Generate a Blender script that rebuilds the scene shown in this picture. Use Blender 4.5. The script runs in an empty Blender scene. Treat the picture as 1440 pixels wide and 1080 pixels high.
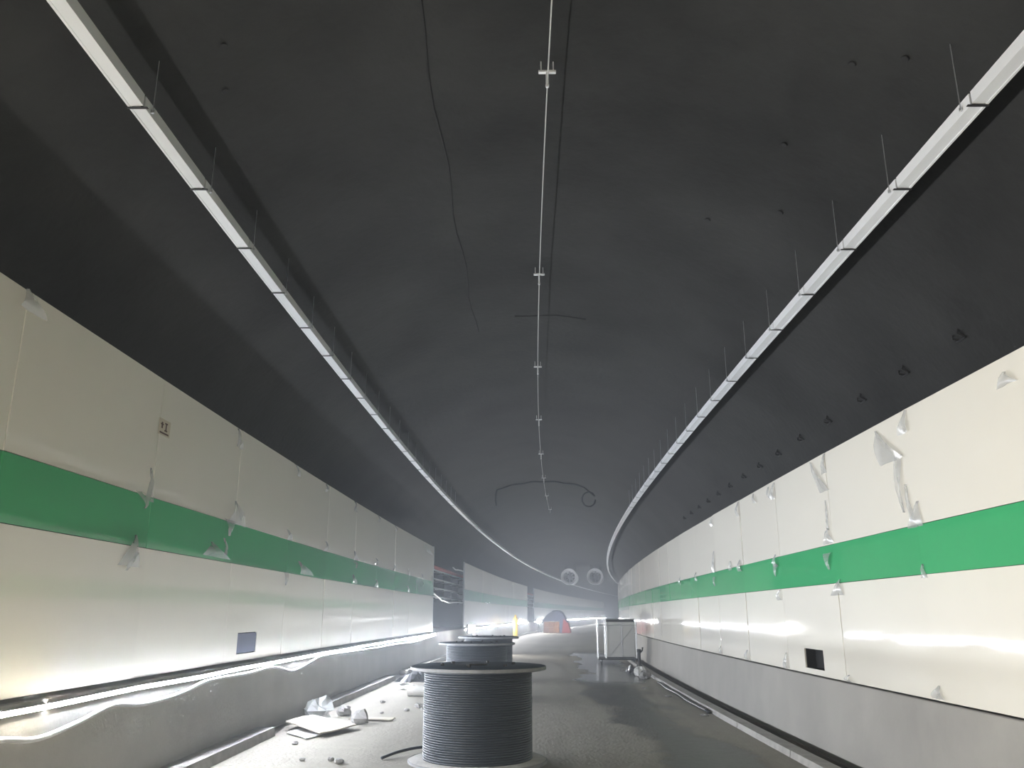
import bpy, math, random
from math import sin, cos, pi, sqrt, radians as R
from mathutils import Vector, Matrix
random.seed(7)
sc = bpy.context.scene
COL = sc.collection

# ------------------------------------------------------------------ camera, world, exposure
cam_d = bpy.data.cameras.new('camera')
cam = bpy.data.objects.new('camera', cam_d); COL.objects.link(cam)
cam.location = (0, 0, 1.6)
cam.rotation_euler = (R(90 + 15.41), 0, 0)
cam_d.sensor_width = 36; cam_d.lens = 1175.4 / 1440 * 36
cam_d.clip_start = .05; cam_d.clip_end = 600
sc.camera = cam
w = bpy.data.worlds.new('world'); sc.world = w; w.use_nodes = True
w.node_tree.nodes['Background'].inputs[0].default_value = (0, 0, 0, 1)
w.node_tree.nodes['Background'].inputs[1].default_value = 0
sc.view_settings.view_transform = 'Standard'
sc.view_settings.look = 'None'
sc.view_settings.gamma = 1
sc.view_settings.use_curve_mapping = False
sc.view_settings.exposure = .36
LED_POWER = 385          # radiance of the work-light rope
FLOOD_POWER = 480        # radiance of the floodlights
HAZE = .0038, .0074              # scattering density per metre: added near haze, dusty far air
sc.cycles.use_light_tree = False; sc.cycles.use_adaptive_sampling = True; sc.cycles.adaptive_threshold = .04; sc.cycles.max_bounces = 5; sc.cycles.diffuse_bounces = 4; sc.cycles.glossy_bounces = 3; sc.cycles.volume_bounces = 0; sc.cycles.transparent_max_bounces = 8

# ------------------------------------------------------------------ the bend of the tunnel
def xc(Y): return -.004291 * Y + .002137 * Y * Y / 2 - 1.0e-5 * Y ** 3 / 6
def xs(Y): return -.004291 + .002137 * Y - 1.0e-5 * Y * Y / 2
def P(u, Y, z):
    s = xs(Y); c = 1 / sqrt(1 + s * s)
    return Vector((xc(Y) + u * c, Y - u * s * c, z))
def heading(Y): return -math.atan(xs(Y))          # z-rotation that turns +Y onto the tunnel axis
XL, XR, FALL = -3.68, 4.20, .02997                # panel faces, crossfall
VC, VZ, VR = .26, 1.07, 5.73                      # vault circle
def fz(u): return -FALL * (u - XL)
def vz(u): return VZ + sqrt(VR * VR - (u - VC) ** 2)
def steps(a, b):
    out = [a]; 
    while out[-1] < b - 1e-6:
        y = out[-1]; out.append(min(b, y + (.8 if y < 40 else 1.6 if y < 90 else 3.2)))
    return out

# ------------------------------------------------------------------ helpers
def link(name, mesh, m, parent=None):
    o = bpy.data.objects.new(name, mesh); COL.objects.link(o)
    if m is not None and len(mesh.materials) == 0: mesh.materials.append(m)
    if parent: o.parent = parent
    return o
def tag(o, label=None, cat=None, group=None, kind=None):
    if label: o['label'] = label
    if cat: o['category'] = cat
    if group: o['group'] = group
    if kind: o['kind'] = kind
    return o
def empty(name, loc=(0, 0, 0), rz=0):
    o = bpy.data.objects.new(name, None); COL.objects.link(o)
    o.location = loc; o.rotation_euler = (0, 0, rz); o.empty_display_size = .2
    return o

class MB:
    def __init__(s): s.v = []; s.f = []; s.uv = []
    def add(s, v, f, uv=None):
        b = len(s.v); s.v += [tuple(q) for q in v]; s.f += [tuple(b + i for i in q) for q in f]
        s.uv += (uv if uv else [(0, 0)] * len(v)); return s
    def box(s, x0, x1, y0, y1, z0, z1, M=None):
        v = [Vector(q) for q in [(x0,y0,z0),(x1,y0,z0),(x1,y1,z0),(x0,y1,z0),(x0,y0,z1),(x1,y0,z1),(x1,y1,z1),(x0,y1,z1)]]
        if M: v = [M @ q for q in v]
        return s.add(v, [(0,3,2,1),(4,5,6,7),(0,1,5,4),(1,2,6,5),(2,3,7,6),(3,0,4,7)])
    def bevelbox(s, x0, x1, y0, y1, z0, z1, b, M=None):
        # box with chamfered edges
        vs = []; 
        for X, sx in ((x0, 1), (x1, -1)):
            for Y, sy in ((y0, 1), (y1, -1)):
                for Z, sz in ((z0, 1), (z1, -1)):
                    vs += [(X + sx*b, Y + sy*b, Z), (X + sx*b, Y, Z + sz*b), (X, Y + sy*b, Z + sz*b)]
        i = lambda a, c, d, k: (a*4 + c*2 + d)*3 + k
        f = []
        for d in (0, 1): f.append((i(0,0,d,0), i(1,0,d,0), i(1,1,d,0), i(0,1,d,0)))
        for c in (0, 1): f.append((i(0,c,0,1), i(1,c,0,1), i(1,c,1,1), i(0,c,1,1)))
        for a in (0, 1): f.append((i(a,0,0,2), i(a,1,0,2), i(a,1,1,2), i(a,0,1,2)))
        for a in (0, 1):
            for c in (0, 1): f.append((i(a,c,0,1), i(a,c,0,2), i(a,c,1,2), i(a,c,1,1)))
        for a in (0, 1):
            for d in (0, 1): f.append((i(a,0,d,0), i(a,0,d,2), i(a,1,d,2), i(a,1,d,0)))
        for c in (0, 1):
            for d in (0, 1): f.append((i(0,c,d,0), i(0,c,d,1), i(1,c,d,1), i(1,c,d,0)))
        for a in (0, 1):
            for c in (0, 1):
                for d in (0, 1): f.append((i(a,c,d,0), i(a,c,d,1), i(a,c,d,2)))
        vs = [Vector(q) for q in vs]
        if M: vs = [M @ q for q in vs]
        return s.add(vs, f)
    def tube(s, pts, r, n=8, caps=True, rs=None):
        pts = [Vector(p) for p in pts]; N = len(pts); v = []; prev = None
        for k, p in enumerate(pts):
            t = (pts[min(k+1, N-1)] - pts[max(k-1, 0)]).normalized()
            if prev is None:
                a = Vector((0, 0, 1)) if abs(t.z) < .9 else Vector((1, 0, 0))
                e = t.cross(a).normalized()
            else:
                e = (prev - t * prev.dot(t)).normalized()
            prev = e; g = t.cross(e); rr = rs[k] if rs else r
            v += [p + (e * cos(2*pi*j/n) + g * sin(2*pi*j/n)) * rr for j in range(n)]
        f = [(k*n + j, k*n + (j+1) % n, (k+1)*n + (j+1) % n, (k+1)*n + j) for k in range(N-1) for j in range(n)]
        if caps: f += [tuple(range(n-1, -1, -1)), tuple((N-1)*n + j for j in range(n))]
        return s.add(v, f)
    def lathe(s, prof, n=32, M=None):
        N = len(prof); v = [Vector((r*cos(2*pi*j/n), r*sin(2*pi*j/n), z)) for r, z in prof for j in range(n)]
        if M: v = [M @ q for q in v]
        f = [(k*n + j, k*n + (j+1) % n, (k+1)*n + (j+1) % n, (k+1)*n + j) for k in range(N-1) for j in range(n)]
        return s.add(v, f)
    def extrude(s, prof, Ys, closed=False):
        # prof: list of (u, z); swept along the bend
        n = len(prof); v = []; uv = []
        L = [0]
        for a, b in zip(prof, prof[1:]): L.append(L[-1] + math.dist(a, b))
        for Y in Ys:
            for k, (u, z) in enumerate(prof): v.append(P(u, Y, z)); uv.append((u if not closed else L[k], Y))
        m = n if closed else n - 1
        f = [(a*n + j, (a+1)*n + j, (a+1)*n + (j+1) % n, a*n + (j+1) % n) for a in range(len(Ys)-1) for j in range(m)]
        if closed: f += [tuple(range(n)), tuple((len(Ys)-1)*n + j for j in range(n-1, -1, -1))]
        return s.add(v, f, uv)
    def mesh(s, name, smooth=False, sharp=None):
        me = bpy.data.meshes.new(name); me.from_pydata(s.v, [], s.f)
        uvl = me.uv_layers.new(name='UVMap')
        uvl.data.foreach_set('uv', [c for l in me.loops for c in s.uv[l.vertex_index]])
        if smooth:
            me.polygons.foreach_set('use_smooth', [True] * len(me.polygons))
            if sharp:
                me.set_sharp_from_angle(angle=R(sharp))
        me.validate(); me.update(); return me
    def build(s, name, m, parent=None, smooth=False, sharp=None, fix=True):
        me = s.mesh(name, smooth, sharp)
        if fix:
            import bmesh
            b = bmesh.new(); b.from_mesh(me); bmesh.ops.recalc_face_normals(b, faces=b.faces); b.to_mesh(me); b.free()
        return link(name, me, m, parent)

def mat(name, col, rough=.6, metal=0, var=0, scale=3, bump=0, bscale=40, spec=.5, coat=0, emit=None, power=0, alpha=1, rnd=0, detail=5, stretch=None):
    m = bpy.data.materials.new(name); m.use_nodes = True
    nt = m.node_tree; b = nt.nodes['Principled BSDF']
    b.inputs['Base Color'].default_value = (*col, 1); b.inputs['Roughness'].default_value = rough
    b.inputs['Metallic'].default_value = metal; b.inputs['Specular IOR Level'].default_value = spec
    b.inputs['Coat Weight'].default_value = coat; b.inputs['Coat Roughness'].default_value = .06
    b.inputs['Alpha'].default_value = alpha
    if emit:
        b.inputs['Emission Color'].default_value = (*emit, 1); b.inputs['Emission Strength'].default_value = power
    tc = nt.nodes.new('ShaderNodeTexCoord'); vec = tc.outputs['Object']
    if stretch:
        mp = nt.nodes.new('ShaderNodeMapping'); mp.inputs['Scale'].default_value = stretch
        nt.links.new(vec, mp.inputs['Vector']); vec = mp.outputs['Vector']
    if var:
        n = nt.nodes.new('ShaderNodeTexNoise'); n.inputs['Scale'].default_value = scale; n.inputs['Detail'].default_value = detail
        n.inputs['Roughness'].default_value = .6
        nt.links.new(vec, n.inputs['Vector'])
        r = nt.nodes.new('ShaderNodeMapRange'); r.inputs[1].default_value = .25; r.inputs[2].default_value = .75
        r.inputs[3].default_value = 1 - var; r.inputs[4].default_value = 1 + var
        nt.links.new(n.outputs['Fac'], r.inputs[0])
        fac = r.outputs[0]
        if rnd:
            oi = nt.nodes.new('ShaderNodeObjectInfo'); r2 = nt.nodes.new('ShaderNodeMapRange')
            r2.inputs[3].default_value = 1 - rnd; r2.inputs[4].default_value = 1 + rnd
            nt.links.new(oi.outputs['Random'], r2.inputs[0])
            mu = nt.nodes.new('ShaderNodeMath'); mu.operation = 'MULTIPLY'
            nt.links.new(fac, mu.inputs[0]); nt.links.new(r2.outputs[0], mu.inputs[1]); fac = mu.outputs[0]
        mx = nt.nodes.new('ShaderNodeVectorMath'); mx.operation = 'SCALE'; mx.inputs[0].default_value = col
        nt.links.new(fac, mx.inputs['Scale']); nt.links.new(mx.outputs[0], b.inputs['Base Color'])
    if bump:
        n = nt.nodes.new('ShaderNodeTexNoise'); n.inputs['Scale'].default_value = bscale; n.inputs['Detail'].default_value = 3
        nt.links.new(vec, n.inputs['Vector'])
        bp = nt.nodes.new('ShaderNodeBump'); bp.inputs['Strength'].default_value = 1; bp.inputs['Distance'].default_value = bump
        nt.links.new(n.outputs['Fac'], bp.inputs['Height']); nt.links.new(bp.outputs[0], b.inputs['Normal'])
    return m

M = {}
M['vault'] = mat('sprayed_vault_coating', (.0225, .0228, .0220), .85, var=.6, scale=.45, bump=.012, bscale=9, spec=.25, detail=6)
M['concrete'] = mat('barrier_concrete', (.37, .355, .325), .75, var=.13, scale=.9, bump=.004, bscale=22, spec=.3)
M['kerb'] = mat('kerb_concrete', (.40, .385, .36), .85, var=.22, scale=5, bump=.01, bscale=30, spec=.25)
M['panel'] = mat('cream_enamel_panel', (.88, .84, .745), .05, var=.02, scale=.8, bump=.0016, bscale=1.6, spec=.32, rnd=.02)
M['green'] = mat('green_enamel_panel', (.062, .42, .17), .05, var=.03, scale=.8, bump=.0016, bscale=1.6, spec=.32, rnd=.03)
M['tray'] = mat('white_painted_steel', (.86, .87, .89), .45, var=.04, scale=2, rnd=.04)
M['steel'] = mat('galvanised_steel', (.55, .56, .58), .4, metal=.7, var=.08, scale=12)
M['iron'] = mat('dark_iron', (.018, .018, .019), .6, var=.2, scale=20)
M['dark'] = mat('dark_lining', (.012, .012, .013), .9, var=.2, scale=4)
M['blueplate'] = mat('blue_grey_plate', (.085, .10, .16), .5, var=.05, scale=4)
M['cablewhite'] = mat('white_flex', (.72, .72, .72), .5)
M['wire'] = mat('pale_wire', (.55, .55, .53), .5)
M['rubber'] = mat('black_cable_sheath', (.011, .016, .023), .50, var=.12, scale=6, spec=.5)
M['flange'] = mat('grey_painted_flange', (.045, .07, .105), .55, var=.25, scale=5, bump=.003, bscale=30)
M['rim'] = mat('dusty_flange_rim', (.20, .20, .20), .7, var=.2, scale=8)
M['board'] = mat('pale_plywood', (.42, .38, .32), .75, var=.16, scale=6, stretch=(1, 6, 1))
M['rubble'] = mat('broken_concrete', (.27, .26, .25), .9, var=.3, scale=12, bump=.01, bscale=30)
M['blackplastic'] = mat('black_plastic_sheet', (.035, .037, .042), .35, var=.3, scale=5)
M['white'] = mat('white_coated_board', (.58, .57, .545), .5, var=.05, scale=3)
M['redpipe'] = mat('red_painted_pipe', (.55, .07, .06), .4, var=.1, scale=3)
M['tarp'] = mat('blue_grey_tarpaulin', (.10, .125, .22), .55, var=.25, scale=2)
M['redtarp'] = mat('red_cloth', (.42, .06, .07), .7, var=.2, scale=3)
M['carton'] = mat('orange_carton', (.72, .33, .14), .75, var=.2, scale=6)
M['yellow'] = mat('yellow_paint', (.85, .56, .05), .45, var=.08, scale=4)
M['fan'] = mat('pale_grey_fan_casing', (.80, .80, .82), .4, var=.06, scale=2)
M['paper'] = mat('yellowed_paper', (.62, .55, .42), .8)
M['ink'] = mat('brown_ink', (.10, .05, .035), .8)
M['led'] = mat('led_rope_glow', (.9, .9, .9), .5, emit=(.91, .97, 1.08), power=LED_POWER)
M['ledwarm'] = mat('warm_led_rope_glow', (.9, .9, .9), .5, emit=(1, .94, .82), power=LED_POWER)
M['flood'] = mat('flood_lens_glow', (.9, .9, .9), .5, emit=(1, .99, .98), power=FLOOD_POWER)

def film_mat():
    m = bpy.data.materials.new('clear_protective_film'); m.use_nodes = True
    nt = m.node_tree; nt.nodes.clear()
    o = nt.nodes.new('ShaderNodeOutputMaterial'); a = nt.nodes.new('ShaderNodeBsdfPrincipled'); t = nt.nodes.new('ShaderNodeBsdfTransparent')
    a.inputs['Base Color'].default_value = (.55, .56, .56, 1); a.inputs['Roughness'].default_value = .18; a.inputs['Specular IOR Level'].default_value = .7
    x = nt.nodes.new('ShaderNodeMixShader'); x.inputs[0].default_value = .45
    nt.links.new(t.outputs[0], x.inputs[1]); nt.links.new(a.outputs[0], x.inputs[2]); nt.links.new(x.outputs[0], o.inputs[0])
    return m
M['film'] = film_mat()

def floor_mat():
    m = bpy.data.materials.new('dusty_wet_concrete_floor'); m.use_nodes = True
    nt = m.node_tree; N = nt.nodes; Lk = nt.links; b = N['Principled BSDF']
    uv = N.new('ShaderNodeUVMap'); uv.uv_map = 'UVMap'
    sep = N.new('ShaderNodeSeparateXYZ'); Lk.new(uv.outputs[0], sep.inputs[0])
    def math_(op, a, c=None, clamp=False):
        q = N.new('ShaderNodeMath'); q.operation = op; q.use_clamp = clamp
        for k, s in enumerate((a, c)):
            if s is None: continue
            if isinstance(s, (int, float)): q.inputs[k].default_value = s
            else: Lk.new(s, q.inputs[k])
        return q.outputs[0]
    def noise(scale, detail=5, st=(1, 1, 1)):
        mp = N.new('ShaderNodeMapping'); mp.inputs['Scale'].default_value = st; Lk.new(uv.outputs[0], mp.inputs[0])
        n = N.new('ShaderNodeTexNoise'); n.inputs['Scale'].default_value = scale; n.inputs['Detail'].default_value = detail
        Lk.new(mp.outputs[0], n.inputs['Vector']); return n.outputs['Fac']
    def ramp(x, a, c):
        r = N.new('ShaderNodeMapRange'); r.interpolation_type = 'SMOOTHSTEP'
        r.inputs[1].default_value = a; r.inputs[2].default_value = c; Lk.new(x, r.inputs[0]); return r.outputs[0]
    u, v = sep.outputs[0], sep.outputs[1]
    # soaked track: centred on u = 2.2, ragged
    n1 = noise(.9, 6, (1, .35, 1)); n2 = noise(5, 5); n3 = noise(.35, 4, (1, .5, 1)); n4 = noise(1.1, 6, (2.2, .12, 1))
    d = math_('ABSOLUTE', math_('SUBTRACT', u, 2.25))
    d = math_('SUBTRACT', math_('ADD', d, math_('MULTIPLY', math_('SUBTRACT', n1, .5), 3.2)), math_('MULTIPLY', math_('SUBTRACT', n2, .5), .7))
    wet = ramp(d, .75, .35)
    far = ramp(v, 52, 30)
    wet = math_('MULTIPLY', wet, far)
    # standing water further on, round the crate
    pud = math_('MULTIPLY', ramp(math_('ADD', math_('ABSOLUTE', math_('SUBTRACT', u, 2.3)), math_('MULTIPLY', math_('SUBTRACT', n1, .5), 3.0)), 1.0, .7),
                math_('MULTIPLY', ramp(v, 22, 25), ramp(v, 46, 40)))
    damp = math_('MAXIMUM', wet, pud)
    base = N.new('ShaderNodeMix'); base.data_type = 'RGBA'
    base.inputs[6].default_value = (.20, .182, .152, 1); base.inputs[7].default_value = (.325, .30, .255, 1)
    mixf = math_('ADD', math_('MULTIPLY', n3, .55), math_('ADD', math_('MULTIPLY', n2, .25), math_('MULTIPLY', n4, .35)))
    Lk.new(ramp(mixf, .3, .85), base.inputs[0])
    wc = N.new('ShaderNodeMix'); wc.data_type = 'RGBA'; wc.inputs[7].default_value = (.085, .083, .075, 1)
    Lk.new(math_('MULTIPLY', damp, .9), wc.inputs[0]); Lk.new(base.outputs[2], wc.inputs[6]); Lk.new(wc.outputs[2], b.inputs['Base Color'])
    rr = N.new('ShaderNodeMapRange'); rr.inputs[3].default_value = .85; rr.inputs[4].default_value = .45; Lk.new(wet, rr.inputs[0])
    rr2 = N.new('ShaderNodeMix'); rr2.data_type = 'FLOAT'; rr2.inputs[3].default_value = .2
    Lk.new(pud, rr2.inputs[0]); Lk.new(rr.outputs[0], rr2.inputs[2]); Lk.new(rr2.outputs[0], b.inputs['Roughness'])
    bp = N.new('ShaderNodeBump'); bp.inputs['Strength'].default_value = .7; bp.inputs['Distance'].default_value = .015
    hgt = math_('MULTIPLY', math_('ADD', n2, noise(22, 3)), math_('SUBTRACT', 1.0, math_('MULTIPLY', pud, .97)))
    Lk.new(hgt, bp.inputs['Height']); Lk.new(bp.outputs[0], b.inputs['Normal'])
    b.inputs['Specular IOR Level'].default_value = .4
    return m
M['floor'] = floor_mat()

# ------------------------------------------------------------------ shell
Y0, Y1 = -14, 236
YS = steps(Y0, Y1)
a0 = math.asin((-.5 - VZ) / VR)
prof = []
for k in range(57):
    a = pi - a0 + (2*a0 - pi) * k / 56
    prof.append((VC + VR * cos(a), VZ + VR * sin(a)))
ceiling = MB().extrude(prof, YS).build('ceiling', M['vault'], smooth=True, fix=False)
tag(ceiling, 'dark grey sprayed concrete vault curving over the tunnel', kind='structure')
# floor with a drain slot on the right
fp = [(-5.4, fz(-5.4)), (-3.0, fz(-3.0)), (0, fz(0)), (2, fz(2)), (3.93, fz(3.93)), (3.94, fz(3.93) - .30), (4.13, fz(3.93) - .30), (4.14, fz(4.14) - .02), (5.7, fz(5.7))]
floor = MB().extrude(fp, YS).build('floor', M['floor'], fix=False)
tag(floor, 'dusty grey concrete roadway with dark wet patches', kind='structure')
# concrete side barriers carry the cladding
wall_left = MB().extrude([(-3.60, fz(-3.5) - .05), (-3.662, .965), (-3.675, .975), (-5.45, .975), (-5.45, -.05)], YS, True).build('wall_left', M['concrete'])
tag(wall_left, 'left tunnel wall of grey concrete base below cream panels with green stripe', kind='structure')
bt = .735
wall_right = MB().extrude([(4.17, fz(4.2) - .04), (4.235, bt), (4.25, bt + .01), (5.75, bt + .01), (5.75, -.35)], YS, True).build('wall_right', M['concrete'])
tag(wall_right, 'right tunnel wall of grey concrete base below cream panels with green stripe', kind='structure')
for nm, Y in (('wall_back', Y0), ('wall_front', Y1)):
    e = MB().extrude([(u, z) for u, z in prof], [Y - .15, Y + .15], True).build(nm, M['dark'])
    tag(e, kind='structure', label='dark end of the tunnel beyond the bend' if Y > 0 else 'dark tunnel end behind the viewer')

# kerbs: low concrete strips at the foot of both barriers
def kerb(name, u0, u1, h, ya, yb, par, extra=0):
    b = .02
    pr = [(u0, fz(u0) - .02), (u0 + b * (1 if u0 < u1 else -1), fz(u0) + h), (u1, fz(u1) + h), (u1, fz(u1) - .02)]
    return MB().extrude(pr, steps(ya, yb), True).build(name, M['kerb'], par)
y = -9.0
while y < 110:                                     # right-hand kerb stones
    L = 3.0 if y < 60 else 12.0
    kerb('kerb_stone', 3.56, 3.80, .085, y + .015, y + L - .015, wall_right)
    y += L
ky = [(-9, -2), (-1.98, 5), (5.02, 9.2), (9.22, 12.3), (14.6, 18.4), (18.42, 22.3), (24.2, 30), (30.02, 40), (40.02, 52), (52.02, 66), (66.02, 90), (90.02, 130)]
for a, c in ky: kerb('kerb_stone', -3.36, -3.62, .11, a, c, wall_left)

# ------------------------------------------------------------------ cladding panels
ZB, ZG, ZT, ZTOP = 1.006, 2.234, 2.741, 3.974
def panel_mesh(name, L, h, side, hole=None):
    # local x: outwards into the tunnel, y along, z up; origin at bottom front edge start
    mb = MB(); g = .0025; t = .022
    s = side
    def bx(y0, y1, z0, z1):
        x0, x1 = sorted((0, -s * t)); mb.bevelbox(x0, x1, y0, y1, z0, z1, .0015)
    if hole:
        a, c, zz0, zz1 = hole
        v = []
        for x in (0, -s * t):
            v += [(x, g, g), (x, L - g, g), (x, L - g, h - g), (x, g, h - g), (x, a, zz0), (x, c, zz0), (x, c, zz1), (x, a, zz1)]
        f = []
        for k in range(4):
            m_ = (k + 1) % 4
            f += [(k, m_, 4 + m_, 4 + k), (8 + k, 12 + k, 12 + m_, 8 + m_), (k, 8 + k, 8 + m_, m_), (4 + k, 4 + m_, 12 + m_, 12 + k)]
        mb.add(v, f)
    else: bx(g, L - g, g, h - g)
    import bmesh
    me = mb.mesh(name); b = bmesh.new(); b.from_mesh(me); bmesh.ops.recalc_face_normals(b, faces=b.faces); b.to_mesh(me); b.free()
    return me
ROWS = [('low', ZB, ZG, 'panel'), ('mid', ZG, ZT, 'green'), ('up', ZT, ZTOP, 'panel')]
def cladding(wall, u, side, drop, runs, step, anchor, holes):
    lib = {}
    for ya, yb in runs:
        n = max(1, round((yb - ya) / step)); st = (yb - ya) / n
        far = MB(), MB()
        for k in range(n):
            y = ya + k * st
            p0 = P(u, y, 0); p1 = P(u, y + st, 0); L = (p1 - p0).length
            rz = math.atan2(-(p1.x - p0.x), p1.y - p0.y)
            for ri, (rn, za, zb, mm) in enumerate(ROWS):
                if y > 66:
                    T = Matrix.Translation((p0.x, p0.y, za - drop)) @ Matrix.Rotation(rz, 4, 'Z')
                    far[mm == 'green'].box(*sorted((0, -side * .022)), .005, L - .005, .004, zb - za - .004, T); continue
                hole = holes.get((rn, k, ya))
                key = (rn, round(L, 2), hole)
                if key not in lib:
                    lib[key] = panel_mesh('wall_panel', L, zb - za, side, hole); lib[key].materials.append(M[mm])
                o = link('wall_panel', lib[key], None, wall)
                o.location = (p0.x, p0.y, za - drop)
                o.rotation_euler = (R(random.uniform(-.03, .03)), R(random.uniform(-.22, .22)), rz + R(random.uniform(-.22, .22)))
                if hole:
                    a, c, z0, z1 = hole; mb = MB(); dp = .16; s = -side
                    x0, x1 = sorted((s * .02, s * dp))
                    xb0, xb1 = sorted((s * dp, s * (dp + .01)))
                    mb.box(xb0, xb1, a, c, z0, z1); mb.box(x0, x1, a - .01, a, z0, z1); mb.box(x0, x1, c, c + .01, z0, z1)
                    mb.box(x0, x1, a, c, z0 - .01, z0); mb.box(x0, x1, a, c, z1, z1 + .01)
                    rb = mb.build('recess_box', M['dark'], o)
                    if side > 0:
                        x0, x1 = sorted((-.004, -.016)); pl = MB().bevelbox(x0, x1, a + .01, c - .01, z0 + .01, z1 - .01, .003).build('cover_plate', M['blueplate'], o)
                        tag(pl, 'blue grey cover plate over the panel opening')
                    else:
                        tag(rb, 'dark empty socket recess')
        for q, mm, nm in ((far[0], 'panel', 'cream_panel_run'), (far[1], 'green', 'green_panel_run')):
            if q.v: tag(q.build(nm, M[mm], wall), kind='stuff')
sL = 2.47; aL = 5.80 - 6 * sL
runsL = [(aL, 5.80 + 10 * sL + .3), (40.1, 75.0), (80.5, 168.0)]
stL = (runsL[0][1] - aL) / 16
aR = 8.90 - 7 * 2.5
cladding(wall_left, XL, 1, 0, runsL, sL, 0, {('low', 8, aL): (11.36 - aL - 8 * stL, 12.16 - aL - 8 * stL, .09, .36)})
cladding(wall_right, XR, -1, .236, [(aR, aR + 2.5 * 96)], 2.5, 0, {('low', 8, aR): (12.22 - aR - 20, 13.05 - aR - 20, .08, .35)})
# galvanised posts at the cut ends of the left-hand cladding
for Y in (runsL[0][1] + .03, runsL[1][0] - .03, runsL[1][1] + .03, runsL[2][0] - .03):
    q = P(XL - .03, Y, 0)
    MB().bevelbox(-.035, .035, -.025, .025, .97, ZTOP + .02, .004, Matrix.Translation(q)).build('cladding_post', M['steel'], wall_left)

# peeling film left on the panel joints: (Y, z, width, height, point 1 = up / -1 = down, skew)
def flap(wall, u, side, Y, z, wd, h, up, skew, rot=0):
    n = 5; v = []; f = []
    ph = random.random() * 6
    for a in range(n + 1):
        t = a / n; ww = wd * (t if up > 0 else 1 - t) + .012
        for c in range(4):
            q = c / 3 - .5
            off = .006 + .06 * min(wd, .25) / .25 * (sin(t * 2.6 + .2) * .7) + .015 * sin(q * 7 + ph + 4 * t)
            v.append(P(u + side * max(.004, off), Y + q * ww + skew * t, z - h * t))
    for a in range(n):
        for c in range(3): f.append((a*4 + c, a*4 + c + 1, a*4 + c + 5, a*4 + c + 4))
    o = MB().add(v, f).build('film_flap', M['film'], wall, smooth=True)
    return o
FL = [(5.86,3.97,.35,.16,1,.1),(8.28,3.02,.16,.33,1,.05),(8.14,2.76,.2,.15,-1,.1),(8.12,2.34,.42,.30,1,-.1),(8.10,2.18,.25,.18,-1,-.1),
      (10.66,3.95,.25,.24,1,.1),(10.8,3.02,.75,.30,1,.1),(10.62,2.76,.4,.2,-1,.05),(10.1,2.44,.9,.17,1,.2),(10.52,2.52,.12,.2,1,.1),
      (13.22,2.90,.3,.17,1,.1),(14.0,2.45,.9,.2,1,.5),(13.3,2.24,.3,.2,-1,0),(13.5,3.96,.2,.16,1,.1),(15.7,2.92,.3,.2,1,0),(18.2,2.92,.45,.2,1,.1),
      (18.3,2.70,.4,.13,-1,.1),(18.0,3.97,.3,.22,1,.1),(18.2,2.42,.5,.18,1,.1),(20.7,2.42,.5,.18,1,.1),(20.6,2.92,.4,.15,1,.1),(23.1,2.9,.3,.14,1,0),
      (25.5,2.92,.4,.2,1,.1),(25.4,2.42,.4,.18,1,.1),(28.0,2.9,.4,.2,1,.1),(28.2,2.66,.3,.2,1,.1),(28.5,3.9,1.6,.25,1,1.2),(30.2,2.95,.5,.3,1,.1),
      (15.5,3.95,.2,.14,1,0),(20.7,3.95,.3,.14,1,0),(23.1,3.95,.3,.14,1,0)]
FRt = [(8.80,3.72,.25,.24,1,.1),(9.62,3.66,.62,.42,1,-.35),(9.15,3.28,.20,.62,-1,-.02),(9.02,2.95,.12,.40,1,-.05),(8.78,2.74,.34,.26,1,.1),
       (11.36,3.72,.2,.26,1,.1),(11.95,3.70,.34,.48,1,-.45),(11.5,3.1,.07,.4,1,0),(11.52,2.72,.40,.20,1,.0),(11.6,2.40,.30,.22,-1,0),(11.25,2.04,.45,.20,1,.15),
       (13.85,3.70,.25,.26,1,.1),(14.2,3.68,.22,.2,1,-.1),(14.1,2.55,.3,.2,1,0),(14.15,2.40,.3,.2,-1,0),(14.0,1.98,.3,.16,1,.1),(15.2,3.70,.2,.18,1,-.1),(16.4,3.70,.25,.26,1,.1),
       (16.6,2.62,.35,.22,1,0),(17.4,2.64,.3,.18,1,0),(19.0,2.95,.3,.45,1,.1),(19.1,2.4,.3,.2,-1,0),(18.9,3.70,.3,.2,1,.1),(21.4,2.60,.4,.2,1,0),(24.0,2.60,.4,.2,1,0),
       (8.84,.92,.28,.13,1,0),(11.26,.86,.3,.09,1,0),(13.95,1.02,.22,.24,1,.05),(16.5,.96,.3,.18,1,0),(18.9,.94,.3,.15,1,0),(8.86,2.10,.12,.14,1,0),(6.9,3.6,.3,.12,1,0)]
for q in FL: flap(wall_left, XL, 1, *q)
for q in FRt: flap(wall_right, XR, -1, *q)

# paper notice on the upper left panels, with two marks and a printed line
nq = P(XL + .006, 8.5, 3.48); note = empty('paper_notice', nq, heading(8.5))
tag(note, 'small yellowed paper notice stuck on the upper left cream panel', 'notice')
MB().bevelbox(-.002, .001, -.14, .14, -.085, .085, .001).build('sheet', M['paper'], note)
mk = MB(); mk.box(.0012, .002, -.08, -.045, -.015, .05); mk.box(.0012, .002, -.10, -.03, .02, .035)
mk.box(.0012, .002, .02, .05, -.03, .055); mk.box(.0012, .002, .0, .07, .04, .055); mk.box(.0012, .002, .0, .07, -.035, -.02)
mk.box(.0012, .002, -.11, .11, -.07, -.052)
mk.build('printed_marks', M['ink'], note)

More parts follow.
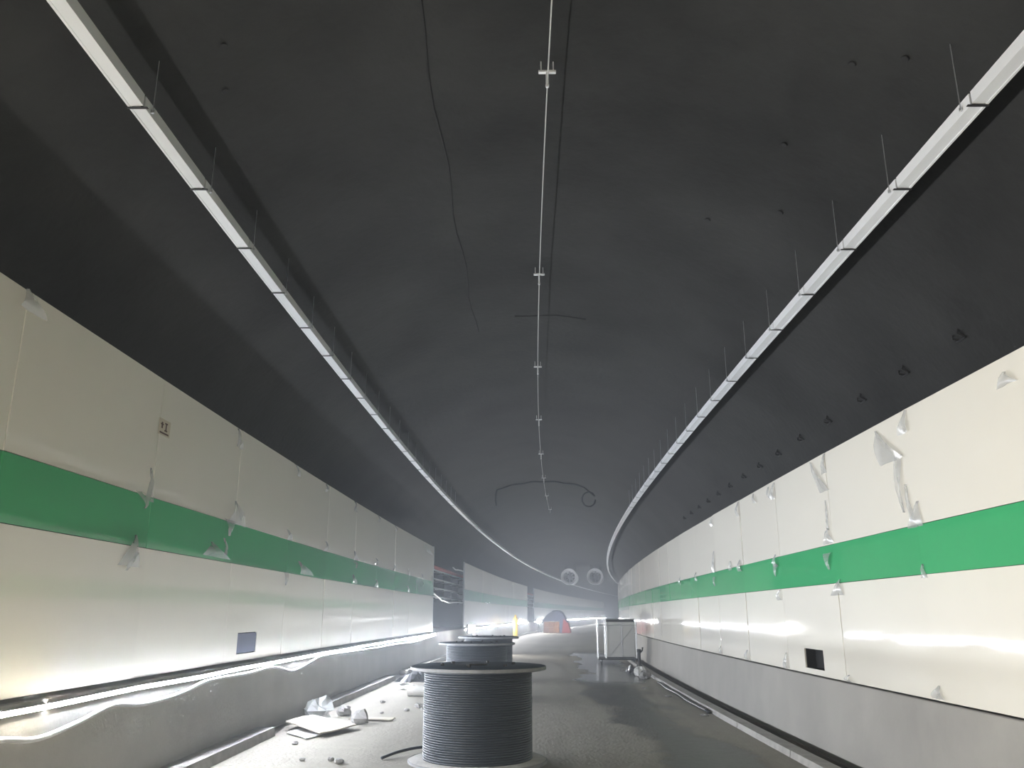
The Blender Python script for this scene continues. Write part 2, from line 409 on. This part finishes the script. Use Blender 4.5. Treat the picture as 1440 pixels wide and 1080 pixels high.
# ------------------------------------------------------------------ vault details
cr = MB().tube([P(-.82 + .03 * sin(k * 1.3), 5.2 + k * .6, vz(-.82 + .03 * sin(k * 1.3)) - .003) for k in range(17)], .014, 5)
tag(cr.build('vault_crack', M['dark'], ceiling), 'dark crack running along the vault')
cr = MB().tube([P(-.1 + k * .16, 14.2 + .03 * sin(k), vz(-.1 + k * .16) - .002) for k in range(9)], .016, 5)
cr.build('vault_joint', M['dark'], ceiling)
for (u, Y) in [(3.2, 5.9), (2.9, 6.2), (2.75, 7.6), (3.05, 8.8), (-2.55, 6.4), (-2.4, 5.9), (2.4, 9.6)]:      # drill holes
    q = P(u, Y, vz(u) - .010); nrm = Vector((VC - u, 0, VZ - vz(u))).normalized()
    MB().lathe([(.001, 0), (.03, 0), (.034, .006), (.03, .012), (.001, .012)], 10, Matrix.Translation(q) @ nrm.to_track_quat('Z', 'Y').to_matrix().to_4x4()).build('drill_hole', M['dark'], ceiling)

# cable trays hung on both sides of the vault
def cable_tray(u_out, z, side, first, label):
    # side: +1 the tray is on the left (inner side is +u), -1 on the right
    t = empty('cable_tray', P(u_out, 5, z)); tag(t, label, 'cable tray')
    inv = t.matrix_basis.inverted()
    wdt, hgt = .112, .10; st = 1.28
    def section(a, c):
        mb = MB(); uo, ui = u_out, u_out + side * wdt
        # lidded channel with small lips
        mb.extrude([(uo, z), (ui, z), (ui, z + hgt), (ui - side * .012, z + hgt), (ui - side * .012, z + .006), (uo + side * .012, z + .006), (uo + side * .012, z + hgt), (uo, z + hgt)],
                   [a, (a + c) / 2, c] if c - a < 3 else steps(a, c), True)
        mb.extrude([(uo - side * .008, z - .006), (uo + side * .012, z - .006), (uo + side * .012, z + .008), (uo - side * .008, z + .008)], [a, c] if c - a < 3 else steps(a, c), True)
        return mb
    y = first - st * 14
    while y < 48:
        o = section(y + .012, y + st - .012).build('tray_section', M['tray'], t); o.matrix_parent_inverse = inv
        ur = u_out + side * (wdt + .012)
        q = P(ur, y + .12, z + hgt * .35); top = P(ur, y + .12, vz(ur) + .02)
        if 2 < y < 30:
            mb = MB().tube([q, top], .004, 6)
            mb.lathe([(.001, -.012), (.014, -.012), (.014, .012), (.001, .012)], 6, Matrix.Translation(q))
            o = mb.build('hanger_rod', M['steel'], t); o.matrix_parent_inverse = inv
            mb = MB().box(*sorted((-side * (wdt + .03), side * .02)), -.012, .012, z - .012, z - .007, Matrix.Translation(P(ur, y, 0)))
            o = mb.build('joint_strap', M['iron'], t); o.matrix_parent_inverse = inv
        y += st
    far = MB()
    while y < 215: 
        s_ = section(y + .012, y + st * 4 - .012); far.add(s_.v, s_.f); y += st * 4
    o = far.build('far_tray_sections', M['tray'], t); o.matrix_parent_inverse = inv; tag(o, kind='stuff')
cable_tray(-2.967, 5.384, 1, 5.64, 'white steel cable tray hung from the left side of the vault')
cable_tray(3.516, 5.253, -1, 5.46, 'white steel cable tray hung from the right side of the vault')

# wire along the crown with its T brackets
cu, cz = .32, 6.53
wr = MB().tube([P(cu, y, cz - .012 * sin(max(0, (y - 2.03) % 5.0) / 5 * pi)) for y in [-6 + .5 * k for k in range(94)]], .007, 6)
tag(wr.build('messenger_wire', M['wire'], None, True), 'thin pale wire strung along the crown of the vault', 'wire')
ordn = ['nearest', 'second', 'third', 'fourth', 'fifth', 'sixth', 'seventh', 'eighth']
tb0 = None
for k in range(8):
    Y = 7.03 + 5.02 * k
    lab = ('nearest pale T-shaped wire bracket under the vault crown' if k == 0 else
           f'{ordn[k]} pale T-shaped wire bracket from the viewer along the vault crown')
    t = empty('wire_bracket', P(cu, Y, cz), heading(Y)); tag(t, lab, 'bracket', 'T brackets holding the crown wire')
    if tb0 is None:
        top = vz(cu) - cz
        a = MB().bevelbox(-.085, .085, -.02, .02, .14, .165, .004); a.tube([(-.06, 0, .15), (-.06, 0, top + .01)], .007, 6); a.tube([(.06, 0, .15), (.06, 0, top + .01)], .007, 6)
        ms = a.mesh('crossbar'), MB().bevelbox(-.014, .014, -.014, .014, -.02, .14, .003).mesh('stem'), MB().lathe([(.001, -.014), (.018, -.014), (.018, .014), (.001, .014)], 10, Matrix.Rotation(pi/2, 4, 'X')).mesh('clamp')
        tb0 = ms
    for me, nm in zip(tb0, ('crossbar', 'stem', 'clamp')): link(nm, me, M['tray'], t)

# small dark hooks on the vault above the right cladding
hk = MB().bevelbox(-.012, .0, -.07, .07, -.02, .02, .003)
hk.tube([(-.006, -.05, 0), (-.07, -.05, -.01), (-.085, -.05, .035)], .012, 6); hk.tube([(-.006, .05, 0), (-.05, .05, -.02), (-.065, .06, .01)], .010, 6)
hk = hk.mesh('wall_hook')
for k in range(14):
    Y = 8.7 + 1.385 * k
    u, z = 4.86, 0; z = vz(u)
    o = link('wall_hook', hk, M['iron']); o.location = P(u - .005, Y, z)
    o.rotation_euler = (0, R(38), heading(Y)); o.scale = (1.3, 1.3, 1.3)
    names = ['nearest', 'second', 'third', 'fourth', 'fifth', 'sixth', 'seventh', 'eighth', 'ninth', 'tenth', 'eleventh', 'twelfth', 'thirteenth', 'fourteenth']
    tag(o, 'nearest dark iron hook on the vault above the right panels' if k == 0 else f'{names[k]} dark iron hook from the viewer above the right panels', 'hook', 'iron hooks above the right cladding')
q = P(4.83, 7.4, vz(4.83)); o = MB().lathe([(.001, -.02), (.022, -.02), (.022, .0), (.010, .03), (.001, .035)], 10, Matrix.Translation(q) @ Vector((-.8, 0, -.55)).to_track_quat('Z', 'Y').to_matrix().to_4x4()).build('anchor_bolt', M['white'])
tag(o, 'small white anchor plug in the vault above the right panels', 'bolt')

# arc of dark cable across the vault
pts = []
for k in range(25):
    u = -1.6 + 3.5 * k / 24; pts.append(P(u, 33.6, vz(u) - .04 - .02 * sin(k * 1.1)))
pts = [P(-1.64, 33.6, 5.80), P(-1.66, 33.6, 6.05), P(-1.65, 33.6, 6.3)] + pts
for k in range(15):
    a = .4 + k * .42; pts.append(P(2.08 + .27 * cos(a), 33.6 + .02 * k, 6.05 + .28 * sin(a)))
tag(MB().tube(pts, .035, 7).build('loose_cable', M['rubber'], None, True), 'dark cable looped in an arc across the far vault', 'cable')

# jet fans
def jet_fan(u, Y, z, label):
    t = empty('jet_fan', P(u, Y, z), heading(Y)); tag(t, label, 'fan', 'pair of jet fans under the far vault')
    rot = Matrix.Rotation(-pi/2, 4, 'X')       # lathe axis -> along the tunnel
    MB().lathe([(.70, -1.9), (.74, -1.8), (.74, 1.8), (.70, 1.9), (.62, 1.9), (.60, 1.7), (.60, -1.7), (.62, -1.9), (.70, -1.9)], 36, rot).build('casing', M['fan'], t, True, 40)
    MB().lathe([(.72, -1.92), (.84, -2.02), (.86, -2.06), (.82, -2.08), (.68, -1.96), (.64, -1.9), (.72, -1.92)], 36, rot).build('inlet_ring', M['fan'], t, True, 50)
    MB().lathe([(.001, -1.2), (.10, -1.18), (.2, -1.05), (.24, -.8), (.24, .6), (.001, .62)], 20, rot).build('motor_hub', M['steel'], t, True, 40)
    for k in range(8):
        a = 2 * pi * k / 8
        mb = MB().box(.2, .6, -.01, .01, -.09, .09, Matrix.Translation((0, -.9, 0)) @ Matrix.Rotation(a, 4, 'Y') @ Matrix.Rotation(R(35), 4, 'X'))
        mb.build('blade', M['steel'], t)
    top = vz(u) - z
    for y in (-1.0, 1.0):
        mb = MB()
        for x in (-.45, .45): mb.tube([(x, y, .55), (x * 1.1, y, top + .1)], .03, 6)
        mb.bevelbox(-.6, .6, y - .06, y + .06, .73, .80, .01); mb.build('hanger', M['iron'], t)
jet_fan(VC - 1.38, 92.5, 5.45, 'left one of the two round jet fans under the far vault')
jet_fan(VC + 1.38, 92.5, 5.45, 'right one of the two round jet fans under the far vault')

# ------------------------------------------------------------------ lights on the left barrier
def rope(ya, yb, m, name, label):
    n = max(2, int((yb - ya) / 1.5))
    ys = [ya + (yb - ya) * k / n for k in range(n + 1)]
    t = empty(name, P(-3.62, ya, .915)); tag(t, label, 'light'); inv = t.matrix_basis.inverted()
    dome = MB(); back = MB(); K = 8
    for y in ys:
        c = (-3.650 + .003 * sin(y * 2.1), .915 + .006 * sin(y * 1.7))
        dome.v += [tuple(P(c[0] + .008 + .024 * sin(pi * k / K), y, c[1] - .024 * cos(pi * k / K))) for k in range(K + 1)]
        back.v += [tuple(P(c[0] + q[0], y, c[1] + q[1])) for q in ((-.010, -.026), (.008, -.026), (.008, .026), (-.010, .026))]
    dome.f = [(a*(K+1) + k, (a+1)*(K+1) + k, (a+1)*(K+1) + k + 1, a*(K+1) + k + 1) for a in range(n) for k in range(2, K - 2)]
    lip = MB(); lip.v = list(dome.v); lip.uv = [(0, 0)] * len(lip.v)
    lip.f = [(a*(K+1) + k, (a+1)*(K+1) + k, (a+1)*(K+1) + k + 1, a*(K+1) + k + 1) for a in range(n) for k in (0, 1, K - 2, K - 1)]  # opaque lips added to cut the rope's light upwards and downwards
    back.f = [(a*4 + k, (a+1)*4 + k, (a+1)*4 + (k+1) % 4, a*4 + (k+1) % 4) for a in range(n) for k in range(4)]
    dome.uv = [(0, 0)] * len(dome.v); back.uv = [(0, 0)] * len(back.v)
    for mb, nm, mm in ((dome, 'diffuser', m), (back, 'backing_strip', M['cablewhite']), (lip, 'added_shade_lip', M['cablewhite'])):
        o = mb.build(nm, mm, t, True); o.matrix_parent_inverse = inv
rope(-8, 6.9, M['ledwarm'], 'led_rope', 'glowing warm white light rope at the near end of left wall base')
rope(6.92, 31.2, M['led'], 'led_rope', 'glowing cool white light rope along the left wall below the nearest panels')
rope(40.1, 75, M['led'], 'led_rope', 'glowing white light rope under the middle run of left panels')
rope(80.5, 170, M['led'], 'led_rope', 'glowing white light rope under the farthest left panels round the bend')
cab = [(-3, .8), (1, .72), (4, .8), (5.4, .74), (6.24, .75), (6.78, .69), (7.4, .74), (7.96, .81), (8.62, .76), (9.5, .78), (10.32, .85), (11.62, .84), (12.88, .85), (13.94, .74), (15.08, .82), (15.76, .87), (17.9, .85), (20.72, .82), (23.66, .82), (26.5, .78), (29.68, .83), (31.4, .86)]
def smooth_pts(c, n=8):
    out = []
    for i in range(len(c) - 1):
        p0, p1, p2, p3 = c[max(0, i-1)], c[i], c[i+1], c[min(len(c)-1, i+2)]
        for k in range(n):
            t = k / n
            out.append(tuple(.5 * (2*b + (c_-a)*t + (2*a - 5*b + 4*c_ - d)*t*t + (-a + 3*b - 3*c_ + d)*t**3) for a, b, c_, d in zip(p0, p1, p2, p3)))
    return out + [c[-1]]
def bface(z): return -3.60 - .062 * (z + .005) / .965
tag(MB().tube([P(bface(z) + .026, y, z) for y, z in smooth_pts(cab)], .023, 7).build('power_cable', M['cablewhite'], None, True), 'wavy white power cable sagging along the left concrete wall', 'cable')

def flood(u, Y, z, aim, label):
    t = empty('work_floodlight', P(u, Y, fz(u))); tag(t, label, 'floodlight')
    zz = z - fz(u)
    for k in range(3):
        a = k * 2 * pi / 3 + .4
        MB().tube([(0, 0, zz * .55), (.32 * cos(a), .32 * sin(a), .012)], .014, 6).build('leg', M['iron'], t)
    MB().tube([(0, 0, zz * .4), (0, 0, zz - .1)], .016, 8).build('pole', M['iron'], t)
    RM = Matrix.Translation((0, 0, zz)) @ Matrix.Rotation(aim, 4, 'Z')
    hd = MB().bevelbox(-.10, 0, -.24, .24, -.18, .18, .015, RM).build('lamp_head', M['iron'], t)
    MB().bevelbox(.0, .012, -.21, .21, -.15, .15, .004, RM).build('lens', M['flood'], hd)
flood(-2.95, 37.0, 1.0, R(-35), 'glaring work floodlight on a stand in the first left wall gap')
flood(-2.95, 77.5, 1.0, R(-40), 'glaring work floodlight on a stand in the farther left wall gap')

# ------------------------------------------------------------------ racks in the wall gaps
def rack(ya, yb, label, plabel):
    t = empty('cable_rack', P(-4.35, (ya + yb) / 2, .975)); tag(t, label, 'rack'); inv = t.matrix_basis.inverted()
    def put(mb, nm, m):
        o = mb.build(nm, m, t); o.matrix_parent_inverse = inv; return o
    for z in (2.25, 2.6, 2.95, 3.3):
        put(MB().extrude([(-4.5, z), (-4.15, z), (-4.15, z + .05), (-4.16, z + .05), (-4.16, z + .01), (-4.49, z + .01), (-4.49, z + .05), (-4.5, z + .05)], steps(ya, yb), True), 'shelf', M['steel'])
    y = ya + .5
    while y < yb:
        q = P(-4.48, y, 0); put(MB().bevelbox(-.03, .03, -.03, .03, 2.1, 3.5, .004, Matrix.Translation(q)), 'post', M['iron'])
        for z in (2.2, 2.55, 2.9, 3.25): put(MB().bevelbox(0, .36, -.02, .02, z, z + .045, .004, Matrix.Translation(q)), 'arm', M['iron'])
        y += 2.4
    for n, z in enumerate((2.25, 2.6, 2.95)):
        for k in range(4):
            put(MB().tube([P(-4.44 + .08 * k + .01 * sin(y * 2 + k), y, z + .05) for y in steps(ya, yb)], .035, 6), 'cable', M['rubber'])
    tag(MB().tube([P(-4.3, y, 3.44) for y in steps(ya, yb)], .11, 12).build('fire_pipe', M['redpipe'], None, True, 40), plabel, 'pipe')
rack(31.2, 46, 'steel rack of dark cables in the first gap of the left cladding', 'red pipe on top of the rack in the first left wall gap')
rack(75, 90, 'steel rack of dark cables in the farther gap of the left cladding', 'red pipe on top of the rack in the farther left wall gap')
# loose cladding rails crossing the first gap
for k, (z, ya, yb, lb) in enumerate([(2.12, 34.0, 40.1, 'bent pale steel rail crossing the first left wall gap at mid height'), (3.55, 36.5, 40.1, 'short pale steel rail at the top of the first left wall gap')]):
    pts = [P(XL - .06, ya + (yb - ya) * j / 4, z + (.0, -.06, -.02, 0, 0)[j]) for j in range(5)]
    if k == 0: pts = [P(XL - .05, 31.2, 2.34), P(XL - .05, 33.4, 2.12)] + pts
    tag(MB().tube(pts, .03, 6).build('cladding_rail', M['steel']), lb, 'rail')

# ------------------------------------------------------------------ cable drums
def drum(x, y, label, n=96):
    Yc = y; u = x - xc(y); z = fz(u)
    t = empty('cable_drum', (x, y, z)); tag(t, label, 'cable drum', 'cable drums standing in a row on the roadway')
    FR, BR, H = .82, .655, 1.10
    for nm, z0 in (('lower_flange', .0), ('upper_flange', H - .055)):
        o = MB().lathe([(.09, z0), (FR - .03, z0), (FR, z0 + .012), (FR, z0 + .043), (FR - .03, z0 + .055), (.09, z0 + .055), (.09, z0)], n, None).build(nm, M['flange'] if z0 else M['kerb'], t, True, 30)
        r = MB().lathe([(FR - .004, z0 + .006), (FR + .006, z0 + .012), (FR + .006, z0 + .043), (FR - .004, z0 + .049)], n).build('rim', M['rim'], o, True, 50)
    turns = 38; p = (H - .11) / turns; prof = []
    for k in range(turns):
        zc = .055 + p * (k + .5)
        for j in range(-3, 4):
            a = j / 3.2 * pi / 2; prof.append((BR - p / 2 + p / 2 * cos(a), zc + p / 2 * sin(a)))
    MB().lathe([(BR - .03, .055)] + prof + [(BR - .03, H - .055)], n).build('cable_winding', M['rubber'], t, True)
    MB().lathe([(.085, .0), (.11, .0), (.11, H + .012), (.085, H + .012), (.085, 0)], 24).build('hub_tube', M['iron'], t, True, 40)
    for k in range(6):
        a = k * pi / 3 + .3
        MB().lathe([(.001, H + .028), (.022, H + .028), (.022, H), (.001, H)], 6, Matrix.Translation((.45 * cos(a), .45 * sin(a), 0))).build('bolt', M['iron'], t)
    return t
drum(-.41, 10.75, 'nearest and largest-looking dark cable drum standing upright in the foreground')
drum(-.76, 18.9, 'middle dark cable drum partly hidden behind the foreground drum', 64)
drum(-.64, 23.9, 'farthest dark cable drum of the row, just showing its top', 64)

# ------------------------------------------------------------------ debris on the left
def sheet(name, pts, zs, th, m, label, cat, n=6):
    # a slightly warped quad board from four floor points (u, Y)
    mb = MB(); top = []
    for lay in (1, 0):
        for i in range(n + 1):
            for j in range(n + 1):
                a, b = i / n, j / n
                u = (1-a)*(1-b)*pts[0][0] + a*(1-b)*pts[1][0] + a*b*pts[2][0] + (1-a)*b*pts[3][0]
                Y = (1-a)*(1-b)*pts[0][1] + a*(1-b)*pts[1][1] + a*b*pts[2][1] + (1-a)*b*pts[3][1]
                z = (1-a)*(1-b)*zs[0] + a*(1-b)*zs[1] + a*b*zs[2] + (1-a)*b*zs[3] + .008 * sin(5*a + 3*b)
                top.append(P(u, Y, fz(u) + z + th * lay))
    N = (n + 1) ** 2; f = []
    idx = lambda i, j: i * (n + 1) + j
    for i in range(n):
        for j in range(n):
            q = (idx(i, j), idx(i+1, j), idx(i+1, j+1), idx(i, j+1)); f.append(q); f.append(tuple(N + k for k in reversed(q)))
        for a, b in ((idx(i, 0), idx(i+1, 0)), (idx(i, n), idx(i+1, n)), (idx(0, i), idx(0, i+1)), (idx(n, i), idx(n, i+1))): f.append((a, b, N + b, N + a))
    return tag(mb.add(top, f).build(name, m), label, cat)
sheet('plywood_board', [(-3.40, 12.9), (-3.30, 14.05), (-2.42, 13.15), (-2.72, 12.2)], (.10, .075, .05, .055), .02, M['board'], 'pale plywood board lying askew on the floor by the left kerb', 'board')
sheet('board_offcut', [(-3.25, 12.45), (-3.1, 13.2), (-2.72, 12.6), (-2.85, 12.0)], (.012, .02, .02, .012), .014, M['white'], 'white board offcut under the plywood board on the left', 'board')
sheet('board_offcut', [(-2.75, 14.15), (-2.6, 14.4), (-2.05, 14.45), (-2.1, 14.2)], (.012, .02, .012, .012), .018, M['board'], 'thin plank offcut beside the dark lump on the left floor', 'board')
def lump(name, u, Y, r, m, label, cat, sq=(1, 1, .7), seed=0, rough=.35, group=None):
    rnd = random.Random(seed); n, k = 9, 6; v = []; f = []
    c = P(u, Y, fz(u))
    for a in range(k + 1):
        th_ = pi * a / k
        for b in range(n):
            ph = 2 * pi * b / n; rr = r * (1 + rough * (rnd.random() - .5) * 1.6)
            if a in (0, k): rr = r
            v.append(c + Vector((rr * sin(th_) * cos(ph) * sq[0], rr * sin(th_) * sin(ph) * sq[1], max(0.002, r * sq[2] * .75 + rr * cos(th_) * sq[2]))))
    for a in range(k):
        for b in range(n): f.append((a*n + b, a*n + (b+1) % n, (a+1)*n + (b+1) % n, (a+1)*n + b))
    return tag(MB().add(v, f).build(name, m), label, cat, group)
lump('broken_block', -2.50, 13.82, .13, M['rubble'], 'dark broken concrete lump beyond the plywood board', 'rubble', (1, 1, .9), 3)
lump('plastic_bag', -3.26, 14.25, .19, M['film'], 'crumpled clear plastic bag against the end of the left kerb', 'bag', (1, 1, .95), 5, .6)
lump('kerb_fragment', -2.95, 14.75, .11, M['rubble'], 'broken kerb fragment beside the clear plastic bag', 'rubble', (1, 1.2, .9), 8)
def crumple(name, u, Y, w_, d_, h_, m, label, cat, seed):
    rnd = random.Random(seed); n = 9; v = []; f = []
    for i in range(n):
        for j in range(n):
            a, b = i / (n-1) - .5, j / (n-1) - .5
            e = max(0, 1 - (abs(a) * 2) ** 3) * max(0, 1 - (abs(b) * 2) ** 3)
            v.append(P(u + a * w_ + rnd.uniform(-.5, .5) * w_ / n, Y + b * d_ + rnd.uniform(-.5, .5) * d_ / n, fz(u) + .008 + e * h_ * rnd.uniform(.25, 1)))
    for i in range(n - 1):
        for j in range(n - 1): f.append((i*n + j, (i+1)*n + j, (i+1)*n + j + 1, i*n + j + 1))
    o = MB().add(v, f).build(name, m)
    md = o.modifiers.new('thickness', 'SOLIDIFY'); md.thickness = .006
    return tag(o, label, cat)
crumple('plastic_sheet', -2.93, 22.9, .74, 2.2, .3, M['blackplastic'], 'crumpled black plastic sheet heaped by the left wall', 'plastic sheet', 4)
crumple('paper_sheet', -2.9, 20.3, .6, 1.1, .12, M['white'], 'crumpled white paper sheet in front of the black plastic', 'paper', 9)
crumple('plastic_sheet', -2.22, 20.6, .45, 1.3, .16, M['blackplastic'], 'smaller black plastic scrap beside the white paper sheet', 'plastic sheet', 15)
q = P(-2.25, 18.4, fz(-2.25) + .105)
o = MB().lathe([(.001, -.19), (.095, -.19), (.105, -.18), (.105, .18), (.095, .19), (.06, .185), (.001, .185)], 20, Matrix.Translation(q) @ Matrix.Rotation(R(80), 4, 'Z') @ Matrix.Rotation(pi/2, 4, 'X')).build('paint_tin', M['kerb'], None, True, 40)
tag(o, 'pale tin lying on its side to the left of the foreground drum', 'tin')
for k, (u, Y, r, lb) in enumerate([(-1.92, 16.3, .07, 'grey rubble lump left of the foreground drum, largest of the bits there'), (-1.78, 15.9, .05, 'small rubble lump nearest the side of the foreground drum'), (-2.05, 15.7, .04, 'tiny rubble lump left of the foreground drum'),
                           (-2.05, 10.35, .05, 'rubble bit at the bottom edge left of the drum'), (-2.18, 10.5, .035, 'smaller rubble bit at the bottom edge left of the drum'), (-2.5, 10.45, .03, 'leftmost rubble bit near the bottom edge'),
                           (-2.7, 16.9, .04, 'small stone lying along the left kerb'), (-2.9, 11.6, .035, 'small stone in front of the board offcut'), (-2.4, 15.2, .03, 'small stone beyond the thin plank')]):
    lump('rubble', u, Y, r, M['rubble'], lb, 'rubble', (1.2, 1.3, .7), 20 + k)
pts = smooth_pts([(-1.62, 10.7, .02), (-1.45, 10.95, .06), (-1.2, 11.15, .09), (-.98, 11.2, .07)])
tag(MB().tube([P(u, Y, fz(u) + z) for u, Y, z in pts], .018, 6).build('cable_end', M['rubber'], None, True), 'loose black cable end curling out beside the foreground drum', 'cable')

# ------------------------------------------------------------------ things on the right
def crate():
    u0, Yf = 2.30, 33.6
    t = empty('cage_trolley', P(u0, Yf, fz(3)), heading(Yf)); tag(t, 'white box in a steel cage trolley by the far right wall', 'trolley')
    W, D, H = 1.46, .95, 1.62
    MB().bevelbox(.34, W - .06, .05, D - .05, .24, H - .10, .01).build('box_body', M['white'], t)
    MB().bevelbox(.33, W - .05, .04, D - .04, H - .10, H - .02, .01).build('box_lid', M['iron'], t)
    for x in (0, .30, W):
        for y in (0, D): MB().tube([(x, y, .14), (x, y, H)], .02, 8).build('post', M['steel'], t)
    for z in (.18, H - .22, H):
        for y in (0, D): MB().tube([(0, y, z), (W, y, z)], .016, 8).build('rail', M['steel'], t)
        for x in (0, .30, W): MB().tube([(x, 0, z), (x, D, z)], .016, 8).build('rail', M['steel'], t)
    MB().tube([(.92, .03, .24), (.92, .03, H - .1)], .012, 6).build('seam_bar', M['steel'], t)
    MB().tube([(.45, .02, .3), (1.38, .02, 1.35)], .009, 6).build('brace', M['steel'], t)
    MB().bevelbox(-.02, W + .02, -.02, D + .02, .13, .19, .01).build('deck', M['iron'], t)
    for x in (.12, W - .12):
        for y in (.1, D - .1):
            wv = MB().lathe([(.001, -.025), (.05, -.025), (.065, -.015), (.065, .015), (.05, .025), (.001, .025)], 16, Matrix.Translation((x, y, .067)) @ Matrix.Rotation(pi/2, 4, 'Y')).build('wheel', M['rubber'], t, True, 40)
            MB().bevelbox(x - .035, x + .035, y - .02, y + .02, .07, .14, .004).build('fork', M['steel'], wv)
crate()
# dark post and hose along the kerb
q = P(3.62, 31.0, fz(3.62) + .085); o = empty('hose_standpipe', q); tag(o, 'dark standpipe stub beside the cage trolley', 'pipe')
MB().lathe([(.001, 0), (.10, 0), (.10, .03), (.055, .04), (.055, .45), (.075, .46), (.075, .56), (.001, .56)], 14).build('pipe_body', M['iron'], o, True, 40)
MB().tube([(0, 0, .4), (.12, 0, .52), (.13, 0, .62)], .03, 7).build('outlet', M['iron'], o, True)
pts = [P(3.48 + .02 * sin(y * 1.9), y, fz(3.42) + .03) for y in [17.0 + .35 * k for k in range(22)]]
tag(MB().tube(pts, .03, 7).build('water_hose', M['blackplastic'], None, True), 'black hose lying along the right kerb before the rubble', 'hose')
crumple('plastic_sheet', 3.22, 28.6, .5, 1.6, .26, M['blackplastic'], 'dark bundled plastic on the floor by the far right kerb', 'plastic sheet', 31)
lump('rubble', 3.30, 25.8, .16, M['rubble'], 'grey rubble lump on the floor by the far right kerb', 'rubble', (1, 1.3, .9), 41)
lump('plastic_bag', 3.28, 26.9, .2, M['white'], 'white bag lying between the dark bundle and rubble at right kerb', 'bag', (1, 1.2, .8), 43)
for k, (u, Y, r, lb) in enumerate([(3.35, 16.6, .05, 'small stone on the wet floor near the right kerb'), (3.2, 20.2, .06, 'muddy lump on the wet floor before the right kerb rubble'), (2.9, 22.3, .05, 'small lump on the wet floor nearest the tunnel middle')]):
    lump('rubble', u, Y, r, M['rubble'], lb, 'rubble', (1.6, 1.3, .5), 60 + k)

# covered stack far down the left
def stack():
    Yf = 79.5; t = empty('covered_stack', P(-2.75, Yf, fz(-2)), heading(Yf)); tag(t, 'stack of orange cartons under a blue grey tarpaulin far down the tunnel', 'stack')
    for i in range(3):
        for k in range(2): MB().bevelbox(.05 + .48 * i, .51 + .48 * i, -.1 + .06 * ((i + k) % 2), .8, .02 + .5 * k, .50 + .5 * k, .02).build('carton', M['carton'], t)
    pr = [(-.12, 1.0), (.35, 1.62), (.9, 1.98), (1.5, 2.0), (1.85, 1.75), (2.25, .9), (2.45, .05)]
    n = len(pr); v = []; rnd = random.Random(2)
    for j, y in enumerate((-.25, .2, .9, 1.6, 2.1)):
        s = (.93, 1, 1.02, 1, .9)[j]
        for x, z in pr: v.append((x + rnd.uniform(-.05, .05), y + rnd.uniform(-.05, .05), z * s))
    f = [(j*n + i, j*n + i + 1, (j+1)*n + i + 1, (j+1)*n + i) for j in range(4) for i in range(n - 1)]
    o = MB().add(v, f).build('tarpaulin', M['tarp'], t); o.modifiers.new('thickness', 'SOLIDIFY').thickness = .03
    q = [(-.1, 1.0), (.35, 1.6), (.9, 1.92), (1.5, 1.94), (1.85, 1.70), (2.25, .88), (2.42, .03), (1.55, .03), (1.52, 1.04), (.9, 1.05)]
    o = MB().add([(x, -.24 - .05 * sin(3 * x), z) for x, z in q], [(0, 1, 2, 9), (2, 3, 8, 9), (3, 4, 5, 8), (8, 5, 6, 7)]).build('tarpaulin_front', M['tarp'], t); o.modifiers.new('thickness', 'SOLIDIFY').thickness = .03
    v = [(1.9, -.3, 1.25), (2.3, -.32, .9), (2.52, -.3, .02), (1.75, -.36, .02), (2.55, .9, .02), (2.36, .9, .9)]
    o = MB().add(v, [(0, 1, 2, 3), (1, 5, 4, 2)]).build('red_cloth', M['redtarp'], t); o.modifiers.new('thickness', 'SOLIDIFY').thickness = .03
stack()
t = empty('yellow_post', P(-3.0, 60, fz(-3.0))); tag(t, 'tall slim yellow post standing before the middle left panels', 'post')
MB().lathe([(.001, 0), (.22, 0), (.22, .05), (.001, .05)], 18).build('base', M['iron'], t, True, 40)
MB().lathe([(.001, .05), (.15, .05), (.16, .3), (.16, 1.3), (.12, 1.42), (.001, 1.42)], 18).build('body', M['yellow'], t, True, 40)
MB().lathe([(.001, 1.42), (.06, 1.42), (.08, 1.5), (.06, 1.58), (.001, 1.6)], 14).build('cap', M['yellow'], t, True, 40)

# ------------------------------------------------------------------ haze hanging in the far tunnel; near part added to lift shade
hp = [(VC + (VR - .01) * cos(a), VZ + (VR - .01) * sin(a)) for a in [pi - a0 + (2*a0 - pi) * k / 24 for k in range(25)]]
for dens, ys, lb in ((HAZE[0], [Y0 + .2, -6, 0, 6, 13], 'thin haze added to lift the shade at the near end of the tunnel'), (HAZE[1], [13.01] + list(range(16, 236, 8)) + [Y1 - .2], 'thicker dusty haze filling the tunnel beyond the drums')):
    hz = MB().extrude(hp, ys, True)
    m = bpy.data.materials.new('dusty_and_added_haze'); m.use_nodes = True; nt = m.node_tree; nt.nodes.clear()
    o = nt.nodes.new('ShaderNodeOutputMaterial'); vs = nt.nodes.new('ShaderNodeVolumeScatter'); vs.inputs['Density'].default_value = dens
    vs.inputs['Color'].default_value = (.86, .92, 1, 1); vs.inputs['Anisotropy'].default_value = .35
    nt.links.new(vs.outputs[0], o.inputs['Volume'])
    tag(hz.build('dust_and_added_haze', m), lb, 'haze', kind='stuff')
